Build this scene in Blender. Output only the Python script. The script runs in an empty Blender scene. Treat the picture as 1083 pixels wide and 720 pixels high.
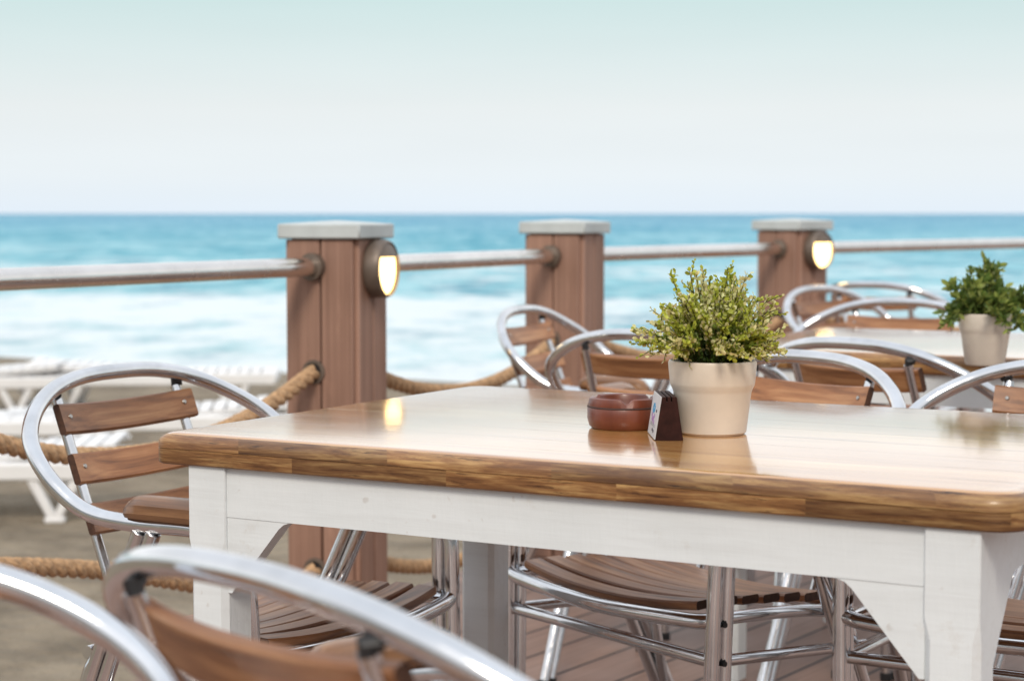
import bpy, math, random
from mathutils import Vector, Matrix
R = math.radians
random.seed(7)
scene = bpy.context.scene
col = scene.collection

# ------------------------------------------------------------------ helpers
class MB:
    """collects geometry, builds ONE mesh object"""
    def __init__(self): self.v=[]; self.f=[]; self.m=[]; self.s=[]; self.c=None
    def add(self, vs, fs, mi=0, smooth=False):
        o=len(self.v); self.v += [tuple(p) for p in vs]
        for f in fs: self.f.append(tuple(i+o for i in f)); self.m.append(mi); self.s.append(smooth)
    def box(self, c, size, rot=None, mi=0, ch=0.0):
        """box with chamfered edges along its longest direction"""
        sx,sy,sz=[d/2 for d in size]
        if ch<=0:
            vs=[Vector((x,y,z)) for x in(-sx,sx) for y in(-sy,sy) for z in(-sz,sz)]
            fs=[(0,1,3,2),(4,6,7,5),(0,4,5,1),(2,3,7,6),(0,2,6,4),(1,5,7,3)]
        else:
            vs=[];idx={}
            for i,x in enumerate((-sx,sx)):
                for j,y in enumerate((-sy,sy)):
                    for k,z in enumerate((-sz,sz)):
                        dx=-ch if i else ch; dy=-ch if j else ch; dz=-ch if k else ch
                        idx[i,j,k]=(len(vs),len(vs)+1,len(vs)+2)
                        vs += [Vector((x,y+dy,z+dz)),Vector((x+dx,y,z+dz)),Vector((x+dx,y+dy,z))]
            g=lambda i,j,k,a: idx[i,j,k][a]
            fs=[]
            fs.append((g(0,0,0,0),g(0,0,1,0),g(0,1,1,0),g(0,1,0,0)))
            fs.append((g(1,0,0,0),g(1,1,0,0),g(1,1,1,0),g(1,0,1,0)))
            fs.append((g(0,0,0,1),g(1,0,0,1),g(1,0,1,1),g(0,0,1,1)))
            fs.append((g(0,1,0,1),g(0,1,1,1),g(1,1,1,1),g(1,1,0,1)))
            fs.append((g(0,0,0,2),g(0,1,0,2),g(1,1,0,2),g(1,0,0,2)))
            fs.append((g(0,0,1,2),g(1,0,1,2),g(1,1,1,2),g(0,1,1,2)))
            for j in(0,1):
                for k in(0,1): fs.append((g(0,j,k,1),g(1,j,k,1),g(1,j,k,2),g(0,j,k,2)))
            for i in(0,1):
                for k in(0,1): fs.append((g(i,0,k,0),g(i,1,k,0),g(i,1,k,2),g(i,0,k,2)))
            for i in(0,1):
                for j in(0,1): fs.append((g(i,j,0,0),g(i,j,1,0),g(i,j,1,1),g(i,j,0,1)))
            for i in(0,1):
                for j in(0,1):
                    for k in(0,1): fs.append(idx[i,j,k])
        if rot is not None: vs=[rot@v for v in vs]
        c=Vector(c); self.add([v+c for v in vs],fs,mi)
    def tube(self, path, r, seg=12, mi=0, cap=True, squash=None):
        P=[Vector(p) for p in path]; n=len(P)
        T=[]
        for i in range(n):
            a=P[max(i-1,0)]; b=P[min(i+1,n-1)]; T.append((b-a).normalized())
        ref=Vector((0,0,1)) if abs(T[0].z)<.9 else Vector((1,0,0))
        N=(ref-T[0]*ref.dot(T[0])).normalized(); vs=[]
        for i in range(n):
            if i:
                N=(N-T[i]*N.dot(T[i])).normalized()
            B=T[i].cross(N); rr=r[i] if isinstance(r,(list,tuple)) else r
            for k in range(seg):
                a=2*math.pi*k/seg; vs.append(P[i]+N*(math.cos(a)*rr)+B*(math.sin(a)*rr*(squash or 1)))
        fs=[]
        for i in range(n-1):
            for k in range(seg):
                k2=(k+1)%seg; fs.append((i*seg+k,i*seg+k2,(i+1)*seg+k2,(i+1)*seg+k))
        self.add(vs,fs,mi,True)
        if cap:
            self.add(vs[:seg],[tuple(range(seg))[::-1]],mi); self.add(vs[-seg:],[tuple(range(seg))],mi)
    def lathe(self, prof, seg=48, c=(0,0,0), mi=0, axis=None, fn=None, smooth=True, close=True):
        vs=[];fs=[];n=len(prof); c=Vector(c)
        for k in range(seg):
            a=2*math.pi*k/seg
            for j,(r,z) in enumerate(prof):
                if fn: r,z=fn(a,j,r,z)
                p=Vector((r*math.cos(a),r*math.sin(a),z))
                if axis is not None: p=axis@p
                vs.append(p+c)
        for k in range(seg):
            k2=(k+1)%seg
            for j in range(n-1): fs.append((k*n+j,k2*n+j,k2*n+j+1,k*n+j+1))
        self.add(vs,fs,mi,smooth)
        if close:
            if prof[0][0]>1e-5: self.add([vs[k*n] for k in range(seg)],[tuple(range(seg))[::-1]],mi)
            if prof[-1][0]>1e-5: self.add([vs[k*n+n-1] for k in range(seg)],[tuple(range(seg))],mi)
    def prism(self, poly, y0, y1, mi=0, fn=lambda x,y,z: (x,y,z)):
        """poly in (x,z), extruded along y"""
        n=len(poly); vs=[fn(x,y0,z) for x,z in poly]+[fn(x,y1,z) for x,z in poly]
        fs=[tuple(range(n)),tuple(range(n,2*n))[::-1]]+[(i,i+n,(i+1)%n+n,(i+1)%n) for i in range(n)]
        self.add(vs,fs,mi)
    def build(self, name, mats, parent=None, loc=None, rz=0):
        me=bpy.data.meshes.new(name); me.from_pydata(self.v,[],self.f)
        if not isinstance(mats,(list,tuple)): mats=[mats]
        for m in mats: me.materials.append(m)
        me.polygons.foreach_set('material_index',self.m); me.polygons.foreach_set('use_smooth',self.s)
        import bmesh
        bm=bmesh.new(); bm.from_mesh(me); bmesh.ops.remove_doubles(bm,verts=bm.verts,dist=1e-5)
        if self.c is None: bmesh.ops.recalc_face_normals(bm,faces=bm.faces)
        bm.to_mesh(me); bm.free(); me.set_sharp_from_angle(angle=R(38)); me.update()
        o=bpy.data.objects.new(name,me); col.objects.link(o)
        if parent: o.parent=parent
        if loc is not None: o.location=loc
        o.rotation_euler.z=rz
        return o

def spline(P, n=6):
    P=[Vector(p) for p in P]; P=[P[0]*2-P[1]]+P+[P[-1]*2-P[-2]]; out=[]
    for i in range(1,len(P)-2):
        a,b,c,d=P[i-1:i+3]
        for k in range(n):
            t=k/n; out.append(.5*((2*b)+(c-a)*t+(2*a-5*b+4*c-d)*t*t+(3*b-a-3*c+d)*t**3))
    return out+[P[-2]]
def tag(o,label=None,cat=None,group=None,kind=None):
    if label: o['label']=label
    if cat: o['category']=cat
    if group: o['group']=group
    if kind: o['kind']=kind
    return o
def empty(name,loc=(0,0,0),rz=0):
    o=bpy.data.objects.new(name,None); col.objects.link(o); o.location=loc; o.rotation_euler.z=rz; o.empty_display_size=.1
    return o
def copy_tree(o,parent=None):
    c=o.copy(); col.objects.link(c)
    if parent: c.parent=parent
    for ch in [x for x in bpy.data.objects if x.parent==o]: copy_tree(ch,c)
    return c

# ------------------------------------------------------------------ materials
class NT:
    def __init__(self,name):
        self.m=bpy.data.materials.new(name); self.m.use_nodes=True; self.t=self.m.node_tree
        self.b=self.t.nodes['Principled BSDF']; self.out=self.t.nodes['Material Output']
    def n(self,typ,**kw):
        x=self.t.nodes.new(typ)
        for k,v in kw.items():
            if k[0]=='_': setattr(x,k[1:],v)
            else:
                key=k.replace('__',' ')
                x.inputs[int(key[1:]) if key[0]=='i' and key[1:].isdigit() else key].default_value=v
        return x
    def l(self,a,b): self.t.links.new(a,b)
    def set(self,**kw):
        for k,v in kw.items(): self.b.inputs[k.replace('__',' ')].default_value=v
    def ramp(self,fac,stops,interp='LINEAR'):
        r=self.t.nodes.new('ShaderNodeValToRGB'); r.color_ramp.interpolation=interp
        e=r.color_ramp.elements
        while len(e)<len(stops): e.new(.5)
        for i,(p,c) in enumerate(stops): e[i].position=p; e[i].color=(*c,1) if len(c)==3 else c
        self.l(fac,r.inputs[0]); return r.outputs[0]
    def coords(self,scale=(1,1,1),kind='Object',loc=(0,0,0)):
        tc=self.t.nodes.new('ShaderNodeTexCoord'); mp=self.t.nodes.new('ShaderNodeMapping')
        mp.inputs['Scale'].default_value=scale; mp.inputs['Location'].default_value=loc
        self.l(tc.outputs[kind],mp.inputs[0]); return mp.outputs[0]
    def noise(self,vec,scale,detail=4,rough=.55,dist=0):
        x=self.n('ShaderNodeTexNoise',Scale=scale,Detail=detail,Roughness=rough,Distortion=dist)
        if vec is not None: self.l(vec,x.inputs['Vector'])
        return x.outputs['Fac']
    def mix(self,fac,a,b,mode='MIX'):
        x=self.t.nodes.new('ShaderNodeMix'); x.data_type='RGBA'; x.blend_type=mode
        for s,v in((0,fac),(6,a),(7,b)):
            if hasattr(v,'is_linked') or isinstance(v,bpy.types.NodeSocket): self.l(v,x.inputs[s])
            elif isinstance(v,(int,float)): x.inputs[s].default_value=v
            else: x.inputs[s].default_value=(*v,1)
        return x.outputs[2]
    def math(self,op,a,b=0.0,clamp=False):
        x=self.t.nodes.new('ShaderNodeMath'); x.operation=op; x.use_clamp=clamp
        for i,v in enumerate((a,b)):
            if isinstance(v,bpy.types.NodeSocket): self.l(v,x.inputs[i])
            else: x.inputs[i].default_value=v
        return x.outputs[0]
    def bump(self,h,strength=.3,dist=.002,normal=None):
        x=self.n('ShaderNodeBump',Strength=strength,Distance=dist); self.l(h,x.inputs['Height'])
        if normal is not None: self.l(normal,x.inputs['Normal'])
        self.l(x.outputs[0],self.b.inputs['Normal']); return x.outputs[0]

def simple(name,colr,rough=.5,metal=0,var=.0,scale=30,bump=0,coat=0):
    t=NT(name); t.set(Roughness=rough,Metallic=metal); t.b.inputs['Base Color'].default_value=(*colr,1)
    if coat: t.set(Coat__Weight=coat,Coat__Roughness=.1)
    if var:
        v=t.coords(); n=t.noise(v,scale)
        lo=tuple(max(0,c*(1-var)) for c in colr); hi=tuple(min(1,c*(1+var)) for c in colr)
        t.l(t.ramp(n,[(.3,lo),(.7,hi)]),t.b.inputs['Base Color'])
        if bump: t.bump(n,bump,.002)
    return t.m

def wood(name,dark,mid,light,axis=0,rough=.45,coat=0.0,coat_rough=.15,plank=None,bump=.25,fine=220,random_tint=.25):
    t=NT(name); sc=[fine*.25]*3; sc[axis]=fine*.012
    v=t.coords(tuple(sc)); g=t.noise(v,1.0,6,.6,.4)
    sc2=[fine]*3; sc2[axis]=fine*.06
    g2=t.noise(t.coords(tuple(sc2)),1.0,3,.6)
    blot=t.noise(t.coords((1,1,1),loc=(3,5,2)),9,3,.6)
    c=t.ramp(g,[(.3,dark),(.5,mid),(.72,light)])
    c=t.mix(t.math('MULTIPLY',g2,.45),c,dark)
    c=t.mix(t.ramp(blot,[(.5,(0,0,0)),(.75,(.5,.5,.5))]),c,tuple(x*.7 for x in mid))
    if plank:
        tc=t.n('ShaderNodeTexCoord'); sp=t.n('ShaderNodeSeparateXYZ'); t.l(tc.outputs['Object'],sp.inputs[0])
        u=t.math('DIVIDE',sp.outputs[1 if axis==0 else 0],plank); fl=t.math('FLOOR',u)
        wn=t.n('ShaderNodeTexWhiteNoise',_noise_dimensions='1D'); t.l(fl,wn.inputs['W'])
        c=t.mix(t.math('MULTIPLY',wn.outputs['Value'],.55),c,tuple(x*.62 for x in mid))
        fr=t.math('FRACT',u); d=t.math('ABSOLUTE',t.math('SUBTRACT',fr,.5))
        seam=t.math('GREATER_THAN',d,.494)
        c=t.mix(t.math('MULTIPLY',seam,.55),c,tuple(x*.4 for x in dark))
    if random_tint:
        oi=t.n('ShaderNodeObjectInfo'); hv=t.n('ShaderNodeHueSaturation'); 
        t.l(t.math('ADD',t.math('MULTIPLY',oi.outputs['Random'],random_tint*2),1-random_tint),hv.inputs['Value']); t.l(c,hv.inputs['Color']); c=hv.outputs[0]
    t.l(c,t.b.inputs['Base Color']); t.set(Roughness=rough)
    if coat: t.set(Coat__Weight=coat,Coat__Roughness=coat_rough)
    if bump: t.bump(t.mix(.5,g,g2),bump,.0012)
    return t.m

def aluminium(name,colr=(.80,.805,.82),rough=.085,dirt=.22):
    t=NT(name); v=t.coords((1,1,1)); n=t.noise(v,9,4,.6)
    t.l(t.ramp(n,[(.3,tuple(c*(1-dirt) for c in colr)),(.65,colr)]),t.b.inputs['Base Color'])
    t.set(Metallic=1.0)
    t.l(t.ramp(t.noise(v,22,6,.7),[(.32,(rough+.16,)*3),(.6,(rough-.03,)*3)]),t.b.inputs['Roughness'])
    return t.m

M={}
M['alu']=aluminium('brushed_aluminium')
M['steel']=aluminium('rail_steel',(.82,.79,.76),.16,.12)
M['slat']=wood('chair_slat_wood',(.085,.028,.009),(.36,.150,.055),(.58,.30,.135),0,.42,.25,.4)
M['arm']=wood('armrest_wood',(.07,.028,.009),(.22,.10,.038),(.38,.20,.085),1,.35,.4,.2)
M['end']=simple('slat_end_grain',(.07,.03,.016),.8,0,.3,120)
M['black']=simple('black_plastic',(.02,.02,.022),.5)
M['screw']=simple('steel_screw',(.45,.43,.4),.35,1)
def topwood():
    """edge-glued planks under a thick, slightly rippled varnish"""
    t=NT('varnished_table_planks'); tc=t.n('ShaderNodeTexCoord'); sp=t.n('ShaderNodeSeparateXYZ'); t.l(tc.outputs['Object'],sp.inputs[0])
    u=t.math('DIVIDE',sp.outputs[1],.094); fl=t.math('FLOOR',u)
    wn=t.n('ShaderNodeTexWhiteNoise',_noise_dimensions='1D'); t.l(fl,wn.inputs['W'])
    off=t.n('ShaderNodeCombineXYZ'); t.l(t.math('MULTIPLY',wn.outputs['Value'],7.0),off.inputs[0])
    ad=t.n('ShaderNodeVectorMath',_operation='ADD'); t.l(tc.outputs['Object'],ad.inputs[0]); t.l(off.outputs[0],ad.inputs[1])
    def st(sx,sy,det=6,ro=.62,dist=.5):
        mp=t.n('ShaderNodeMapping'); mp.inputs['Scale'].default_value=(sx,sy,20); t.l(ad.outputs[0],mp.inputs[0]); return t.noise(mp.outputs[0],1,det,ro,dist)
    g=st(2.2,38); f=st(6,190,4); bl=st(1.6,7,3,.5)
    c=t.ramp(g,[(.30,(.26,.10,.026)),(.47,(.62,.32,.10)),(.70,(.82,.54,.24))])
    c=t.mix(t.math('MULTIPLY',f,.35),c,(.34,.14,.04)); c=t.mix(t.math('MULTIPLY',wn.outputs['Value'],.5),c,(.42,.19,.055))
    c=t.mix(t.ramp(bl,[(.5,(0,0,0)),(.7,(.5,.5,.5))]),c,(.36,.16,.05))
    d=t.math('ABSOLUTE',t.math('SUBTRACT',t.math('FRACT',u),.5)); seam=t.ramp(d,[(.488,(0,0,0)),(.497,(1,1,1))])
    c=t.mix(t.math('MULTIPLY',seam,.6),c,(.16,.06,.02)); t.l(c,t.b.inputs['Base Color'])
    wear=t.noise(tc.outputs['Object'],6,5,.65)
    t.l(t.ramp(wear,[(.35,(.075,)*3),(.7,(.13,)*3)]),t.b.inputs['Coat Roughness']); t.set(Roughness=.18,Coat__Weight=1.0,Specular__IOR__Level=.36)
    hgt=t.math('SUBTRACT',t.math('ADD',t.math('MULTIPLY',g,.55),t.math('MULTIPLY',f,.25)),t.math('MULTIPLY',seam,.5))
    nb=t.bump(hgt,.10,.0016); t.l(nb,t.b.inputs['Coat Normal']); return t.m
M['top']=topwood()
def edgewood():
    """edge of two stacked layers of short glued lengths, each with its own tone"""
    t=NT('table_edge_wood'); tc=t.n('ShaderNodeTexCoord'); sp=t.n('ShaderNodeSeparateXYZ'); t.l(tc.outputs['Object'],sp.inputs[0])
    lay=t.math('GREATER_THAN',sp.outputs[2],.7292)
    k=t.math('FLOOR',t.math('ADD',t.math('ADD',t.math('DIVIDE',sp.outputs[0],.235),t.math('DIVIDE',sp.outputs[1],.31)),t.math('MULTIPLY',lay,17.37)))
    wn=t.n('ShaderNodeTexWhiteNoise',_noise_dimensions='1D'); t.l(k,wn.inputs['W'])
    off=t.n('ShaderNodeCombineXYZ'); t.l(t.math('MULTIPLY',wn.outputs['Value'],5.0),off.inputs[0]); t.l(t.math('MULTIPLY',lay,3.0),off.inputs[1])
    ad=t.n('ShaderNodeVectorMath',_operation='ADD'); t.l(tc.outputs['Object'],ad.inputs[0]); t.l(off.outputs[0],ad.inputs[1])
    def st(sx,sy,sz,det,ro,di=.4):
        mp=t.n('ShaderNodeMapping'); mp.inputs['Scale'].default_value=(sx,sy,sz); t.l(ad.outputs[0],mp.inputs[0]); return t.noise(mp.outputs[0],1,det,ro,di)
    g=st(9,9,120,7,.68); bl=st(6,6,34,4,.6); d=st(16,16,210,6,.72)
    c=t.ramp(g,[(.30,(.085,.03,.009)),(.48,(.29,.135,.045)),(.64,(.55,.33,.13))])
    c=t.mix(t.ramp(bl,[(.46,(0,0,0)),(.66,(.75,.75,.75))]),c,(.15,.058,.02))
    c=t.mix(t.ramp(d,[(.56,(0,0,0)),(.66,(.9,.9,.9))]),c,(.04,.014,.005))
    hv=t.n('ShaderNodeHueSaturation'); t.l(t.math('ADD',t.math('MULTIPLY',wn.outputs['Value'],.40),.62),hv.inputs['Value']); t.l(c,hv.inputs['Color'])
    t.l(hv.outputs[0],t.b.inputs['Base Color']); t.set(Roughness=.42,Coat__Weight=.35,Coat__Roughness=.18); t.bump(g,.3,.002); return t.m
M['edge']=edgewood()
def paint():
    t=NT('white_table_paint'); v=t.coords(); n=t.noise(v,6,4); f=t.noise(t.coords((30,30,4)),6,4)
    c=t.ramp(n,[(.3,(.69,.725,.735)),(.7,(.77,.805,.82))])
    sp=t.noise(t.coords(loc=(2,1,4)),55,2,.4); c=t.mix(t.ramp(sp,[(.72,(0,0,0)),(.78,(.45,.45,.45))]),c,(.5,.46,.42))
    br=t.noise(t.coords((5,70,70),loc=(1,1,7)),1,4,.6); gr=t.noise(t.coords(loc=(6,2,9)),11,7,.75)
    c=t.mix(t.ramp(br,[(.5,(0,0,0)),(.7,(.22,.22,.22))]),c,(.56,.57,.57)); c=t.mix(t.ramp(gr,[(.60,(0,0,0)),(.72,(.30,.30,.30))]),c,(.50,.44,.37))
    t.l(c,t.b.inputs['Base Color']); t.set(Roughness=.36); t.bump(t.math('ADD',f,br),.3,.0018); return t.m
M['paint']=paint()
def composite(name,a,b,axis):
    t=NT(name); sc=[60,60,60]; sc[axis]=1.5; n=t.noise(t.coords(tuple(sc)),1,4); n2=t.noise(t.coords(),3,3)
    c=t.ramp(n,[(.3,a),(.7,b)]); c=t.mix(t.ramp(n2,[(.35,(0,0,0)),(.7,(.35,.35,.35))]),c,tuple(x*1.35 for x in b))
    oi=t.n('ShaderNodeObjectInfo'); hv=t.n('ShaderNodeHueSaturation'); t.l(t.math('ADD',t.math('MULTIPLY',oi.outputs['Random'],.3),.85),hv.inputs['Value']); t.l(c,hv.inputs['Color'])
    hh=[230.0]*3; hh[axis]=.6; reed=t.noise(t.coords(tuple(hh)),1,2,.5); kn=t.noise(t.coords((9,9,3),loc=(2,7,1)),1,5,.7)
    cc=t.mix(t.ramp(reed,[(.42,(0,0,0)),(.62,(.24,.24,.24))]),hv.outputs[0],tuple(x*.55 for x in a)); cc=t.mix(t.ramp(kn,[(.56,(0,0,0)),(.72,(.4,.4,.4))]),cc,tuple(x*1.5 for x in b))
    t.l(cc,t.b.inputs['Base Color']); t.set(Roughness=.65); t.bump(t.math('ADD',n,reed),.32,.002); return t.m
M['post']=composite('post_composite_boards',(.24,.13,.09),(.37,.215,.155),2)
M['core']=simple('post_dark_core',(.05,.022,.015),.8)
M['cap']=simple('post_cap_grey',(.50,.54,.54),.4,0,.1,12)
M['rope']=simple('manila_rope',(.46,.29,.16),.85,0,.4,90,.6)
M['bronze']=simple('lamp_bronze',(.16,.125,.10),.45,.3,.2,20)
def glow():
    t=NT('lit_lamp_glass'); t.b.inputs['Base Color'].default_value=(.9,.8,.6,1)
    t.b.inputs['Emission Color'].default_value=(1,.66,.24,1); t.set(Emission__Strength=4.2,Roughness=.3); return t.m
M['glow']=glow()
M['pot']=simple('beige_ceramic',(.71,.63,.535),.36,0,.10,14,.06)
M['soil']=simple('dark_soil',(.04,.028,.018),.95,0,.4,80,.6)
M['terra']=wood('terracotta_clay',(.085,.018,.009),(.17,.042,.020),(.26,.075,.038),2,.38,.3,.15,bump=.05,fine=60,random_tint=0)
M['terra_dark']=simple('ashtray_groove',(.06,.03,.025),.7)
M['wenge']=_w=simple('dark_stained_wood',(.03,.010,.008),.6,0,.4,60,.1)
_w.node_tree.nodes['Principled BSDF'].inputs['Specular IOR Level'].default_value=.15
M['paper']=simple('white_paper',(.60,.60,.62),.6)
M['blue_ink']=simple('blue_ink',(.05,.30,.55),.6); M['purple_ink']=simple('purple_ink',(.35,.18,.42),.6); M['dark_ink']=simple('dark_ink',(.03,.03,.05),.6)
M['plastic']=simple('white_plastic',(.82,.82,.82),.4,0,.04,5)
def leaf(name):
    t=NT(name); a=t.n('ShaderNodeAttribute',_attribute_name='tint'); t.l(a.outputs['Color'],t.b.inputs['Base Color'])
    t.set(Roughness=.45); tr=t.n('ShaderNodeBsdfTranslucent'); t.l(a.outputs['Color'],tr.inputs[0])
    mx=t.n('ShaderNodeMixShader'); mx.inputs[0].default_value=.4; t.l(t.b.outputs[0],mx.inputs[1]); t.l(tr.outputs[0],mx.inputs[2]); t.l(mx.outputs[0],t.out.inputs[0]); return t.m
M['leaf']=leaf('plant_leaves')

# ------------------------------------------------------------------ chair
LOOP=[(0,-.0205,.7915),(.0896,-.0193,.7876),(.1686,-.0058,.7711),(.2371,.0245,.7397),(.2806,.0647,.702),(.2931,.1168,.6549),(.2885,.1755,.6173),(.2816,.2534,.6059),(.2755,.3813,.6045),(.2686,.4293,.5800)]
K=.378; TAU=math.atan(K)
def curved_slat(mb,a,zt,yt,h,th,sag,n=14):
    """board across the back: (yt,zt) = top front edge at its ends"""
    up=Vector((0,-math.sin(TAU),math.cos(TAU))); bk=Vector((0,-math.cos(TAU),-math.sin(TAU)))
    ch=.003; prof=[(0,ch),(0,h-ch),(ch,h),(th-ch,h),(th,h-ch),(th,ch),(th-ch,0),(ch,0)]
    vs=[];fs=[];m=len(prof)
    for i in range(n+1):
        x=-a+2*a*i/n; s=sag*(1-(x/a)**2)
        for d,e in prof: vs.append(Vector((x,yt,zt))-up*e+bk*(d+s))
    for i in range(n):
        for k in range(m): fs.append((i*m+k,i*m+(k+1)%m,(i+1)*m+(k+1)%m,(i+1)*m+k))
    mb.add(vs,fs,0,False); mb.add(vs[:m],[tuple(range(m))],1); mb.add(vs[-m:],[tuple(range(m))[::-1]],1)
    for sx in(-1,1):   # screw heads
        for e,d in((h*.45,.0),):
            p=Vector((sx*(a-.022),yt,zt))-up*e+bk*(sag*(1-((a-.022)/a)**2)-.0012)
            rot=Matrix(((1,0,0),(0,bk.y,up.y),(0,bk.z,up.z))).to_3x3()
            mb.lathe([(.0001,-.0014),(.003,-.0012),(.0042,.001)],10,p,2,Matrix(((1,0,0),(0,0,bk.y*1.0),(0,1,bk.z))).to_3x3() if False else Vector((0,0,1)).rotation_difference(bk).to_matrix())
def make_chair():
    root=empty('cafe_chair')
    # one bent tube: back arch, arms and front legs
    half=LOOP+[(.2635,.448,.53),(.2605,.4535,.43),(.2560,.459,.2),(.252,.464,.016)]
    path=spline([(-x,y,z) for x,y,z in half[1:][::-1]]+half,7)
    f=MB(); f.tube(path,.0125,14); f.build('arm_tube',M['alu'],root)
    for s in(-1,1):
        l=MB(); l.tube(spline([(s*.2725,.405,.598),(s*.2655,.423,.555),(s*.2605,.428,.43),(s*.252,.438,.016)],6),.0115,12)
        l.lathe([(.0001,0),(.0135,0),(.0135,.018),(.0001,.018)],12,(s*.252,.438,0),1); l.lathe([(.0001,0),(.0145,0),(.0145,.018),(.0001,.018)],12,(s*.252,.464,0),1)
        for z in(.42,.36): l.lathe([(.0001,-.02),(.0045,-.02),(.0045,.012),(.0001,.012)],10,(s*.261,.441,z),1,Matrix.Rotation(s*math.pi/2,3,'Y'))
        l.build('front_leg',[M['alu'],M['black']],root)
        l=MB()
        for dy,top in((.06,(s*.283,.297,.595)),(.034,(s*.283,.272,.595))):
            l.tube(spline([top,(s*.276,.17+dy,.45),(s*.262,.02+dy,.12),(s*.258,-.03+dy,.016)],5),.0115,12)
            l.lathe([(.0001,0),(.0135,0),(.0135,.018),(.0001,.018)],12,(s*.258,-.03+dy,0),1)
        l.build('rear_leg',[M['alu'],M['black']],root)
        up=Vector((0,-math.sin(TAU),math.cos(TAU))); u0=Vector((s*.140,-.014-.006,.7533+.004)); 
        b=MB(); L=(u0.z-.405)/up.z; b.tube([u0-up*(L*t) for t in(0,.5,1)],.0095,12,0,True,.8); b.build('upright',M['alu'],root)
        sp=MB(); q=u0+up*.001
        sp.tube([q-up*.004,q+up*.006,Vector((s*.148,-.012,.765))],.0075,10); sp.build('spacer',M['black'],root)
        a=MB(); n=12; vs=[];fs=[];prof=[]
        prof=[(-.020,.0),(-.026,.009),(-.024,.021),(-.012,.031),(0,.033),(.012,.031),(.024,.021),(.026,.009),(.020,.0)]
        for i in range(n+1):
            y=.255+.175*i/n; e=min(i,n-i)/n; sc=1 if e>.2 else .62+.38*math.sqrt(max(0,1-(1-e/.2)**2))
            zc=.6055+.0105-(.012*max(0,(i-8)/4)**2)
            for px,pz in prof: vs.append((s*(.2845-.03*(y-.2))+px*sc,y,zc+pz*(sc if pz>0 else 1)))
        m=len(prof)
        for i in range(n):
            for k in range(m): fs.append((i*m+k,i*m+(k+1)%m,(i+1)*m+(k+1)%m,(i+1)*m+k))
        a.add(vs,fs,0,True); a.add(vs[:m],[tuple(range(m))]); a.add(vs[-m:],[tuple(range(m))[::-1]])
        a.build('armrest',M['arm'],root)
        r=MB(); r.tube(spline([(s*.246,.445,.424),(s*.246,.3,.418),(s*.246,.20,.408),(s*.247,.155,.392),(s*.25,.132,.34),(s*.256,.095,.17)],5),.0105,12)
        r.build('side_rail',M['alu'],root)
        r=MB(); r.tube([(s*.254,.428,.36),(s*.262,.12,.345)],.0095,12); r.build('side_stretcher',M['alu'],root)
    fr=MB(); fr.tube(spline([(-.256,.452,.424),(-.2,.462,.419),(0,.470,.411),(.2,.462,.419),(.256,.452,.424)],6),.0125,12); fr.build('front_rail',M['alu'],root)
    fr=MB(); fr.tube([(-.254,.445,.36),(.254,.445,.36)],.0105,12); fr.build('front_stretcher',M['alu'],root)
    fr=MB(); fr.tube([(-.246,.135,.398),(.246,.135,.398)],.0105,12); fr.build('rear_rail',M['alu'],root)
    for i in range(3):
        z=.7533-.0754*i; sl=MB(); curved_slat(sl,.1574,z,K*(.7533-z),.0485,.014,.018); sl.build('back_slat',[M['slat'],M['end'],M['screw']],root)
    st=MB(); ns=7
    for i in range(ns):
        y0=.135+.0465*i; n=12; a=.222 if i<ns-1 else .218; ch=.003; w=.0365; th=.014
        prof=[(0,ch),(0,th-ch),(ch,th),(w-ch,th),(w,th-ch),(w,ch),(w-ch,0),(ch,0)]; vs=[];fs=[];m=8
        for k in range(n+1):
            x=-a+2*a*k/n; z0=.4365-.016*(1-(x/a)**2)-.022*(1-i/(ns-1))**1.5
            for py,pz in prof: vs.append((x,y0+py+(.010*(1-(x/a)**2) if i==ns-1 else 0),z0+pz-(.05*py if i==ns-1 else 0)))
        for k in range(n):
            for j in range(m): fs.append((k*m+j,k*m+(j+1)%m,(k+1)*m+(j+1)%m,(k+1)*m+j))
        st.add(vs,fs,0); st.add(vs[:m],[tuple(range(m))],1); st.add(vs[-m:],[tuple(range(m))[::-1]],1)
    st.build('seat',[M['slat'],M['end']],root)
    return root
CH=[('L',-.6201,3.0653,-2.1004,'aluminium cafe chair at the left end of the near table, beside the beach'),
 ('C',.5124,3.3551,2.2183,'aluminium cafe chair across the near table, right behind the large cream pot'),
 ('I',.9632,3.176,2.6086,'aluminium cafe chair across the near table at its right, cut by the frame'),
 ('FG',-.1767,1.3516,-.8126,'blurred aluminium cafe chair closest to the camera with its back slat in view'),
 ('FG2',-.535,1.353,-2.897,'blurred aluminium cafe chair at the bottom left corner, only bent tube in view'),
 ('D',.2867,4.0147,-.568,'aluminium cafe chair behind the ashtray with its back to us'),
 ('B',.044,5.054,-1.966,'aluminium cafe chair directly in front of the middle post'),
 ('H',.6787,3.7493,-.8477,'aluminium cafe chair on the near side of the second table, below the small plant'),
 ('F',1.1104,5.4632,2.5744,'aluminium cafe chair across the second table, slats left of the small plant'),
 ('E',1.047,6.4584,-2.315,'aluminium cafe chair in front of the far lit post'),
 ('G',1.30,6.86,-.55,'farthest aluminium cafe chair, its arch against the sea')]
proto=make_chair()
for i,(k,x,y,th,lab) in enumerate(CH):
    o=proto if i==0 else copy_tree(proto)
    o.location=(x,y,0); o.rotation_euler.z=th; tag(o,lab,'chair','aluminium and wood cafe chairs on the deck')

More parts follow.
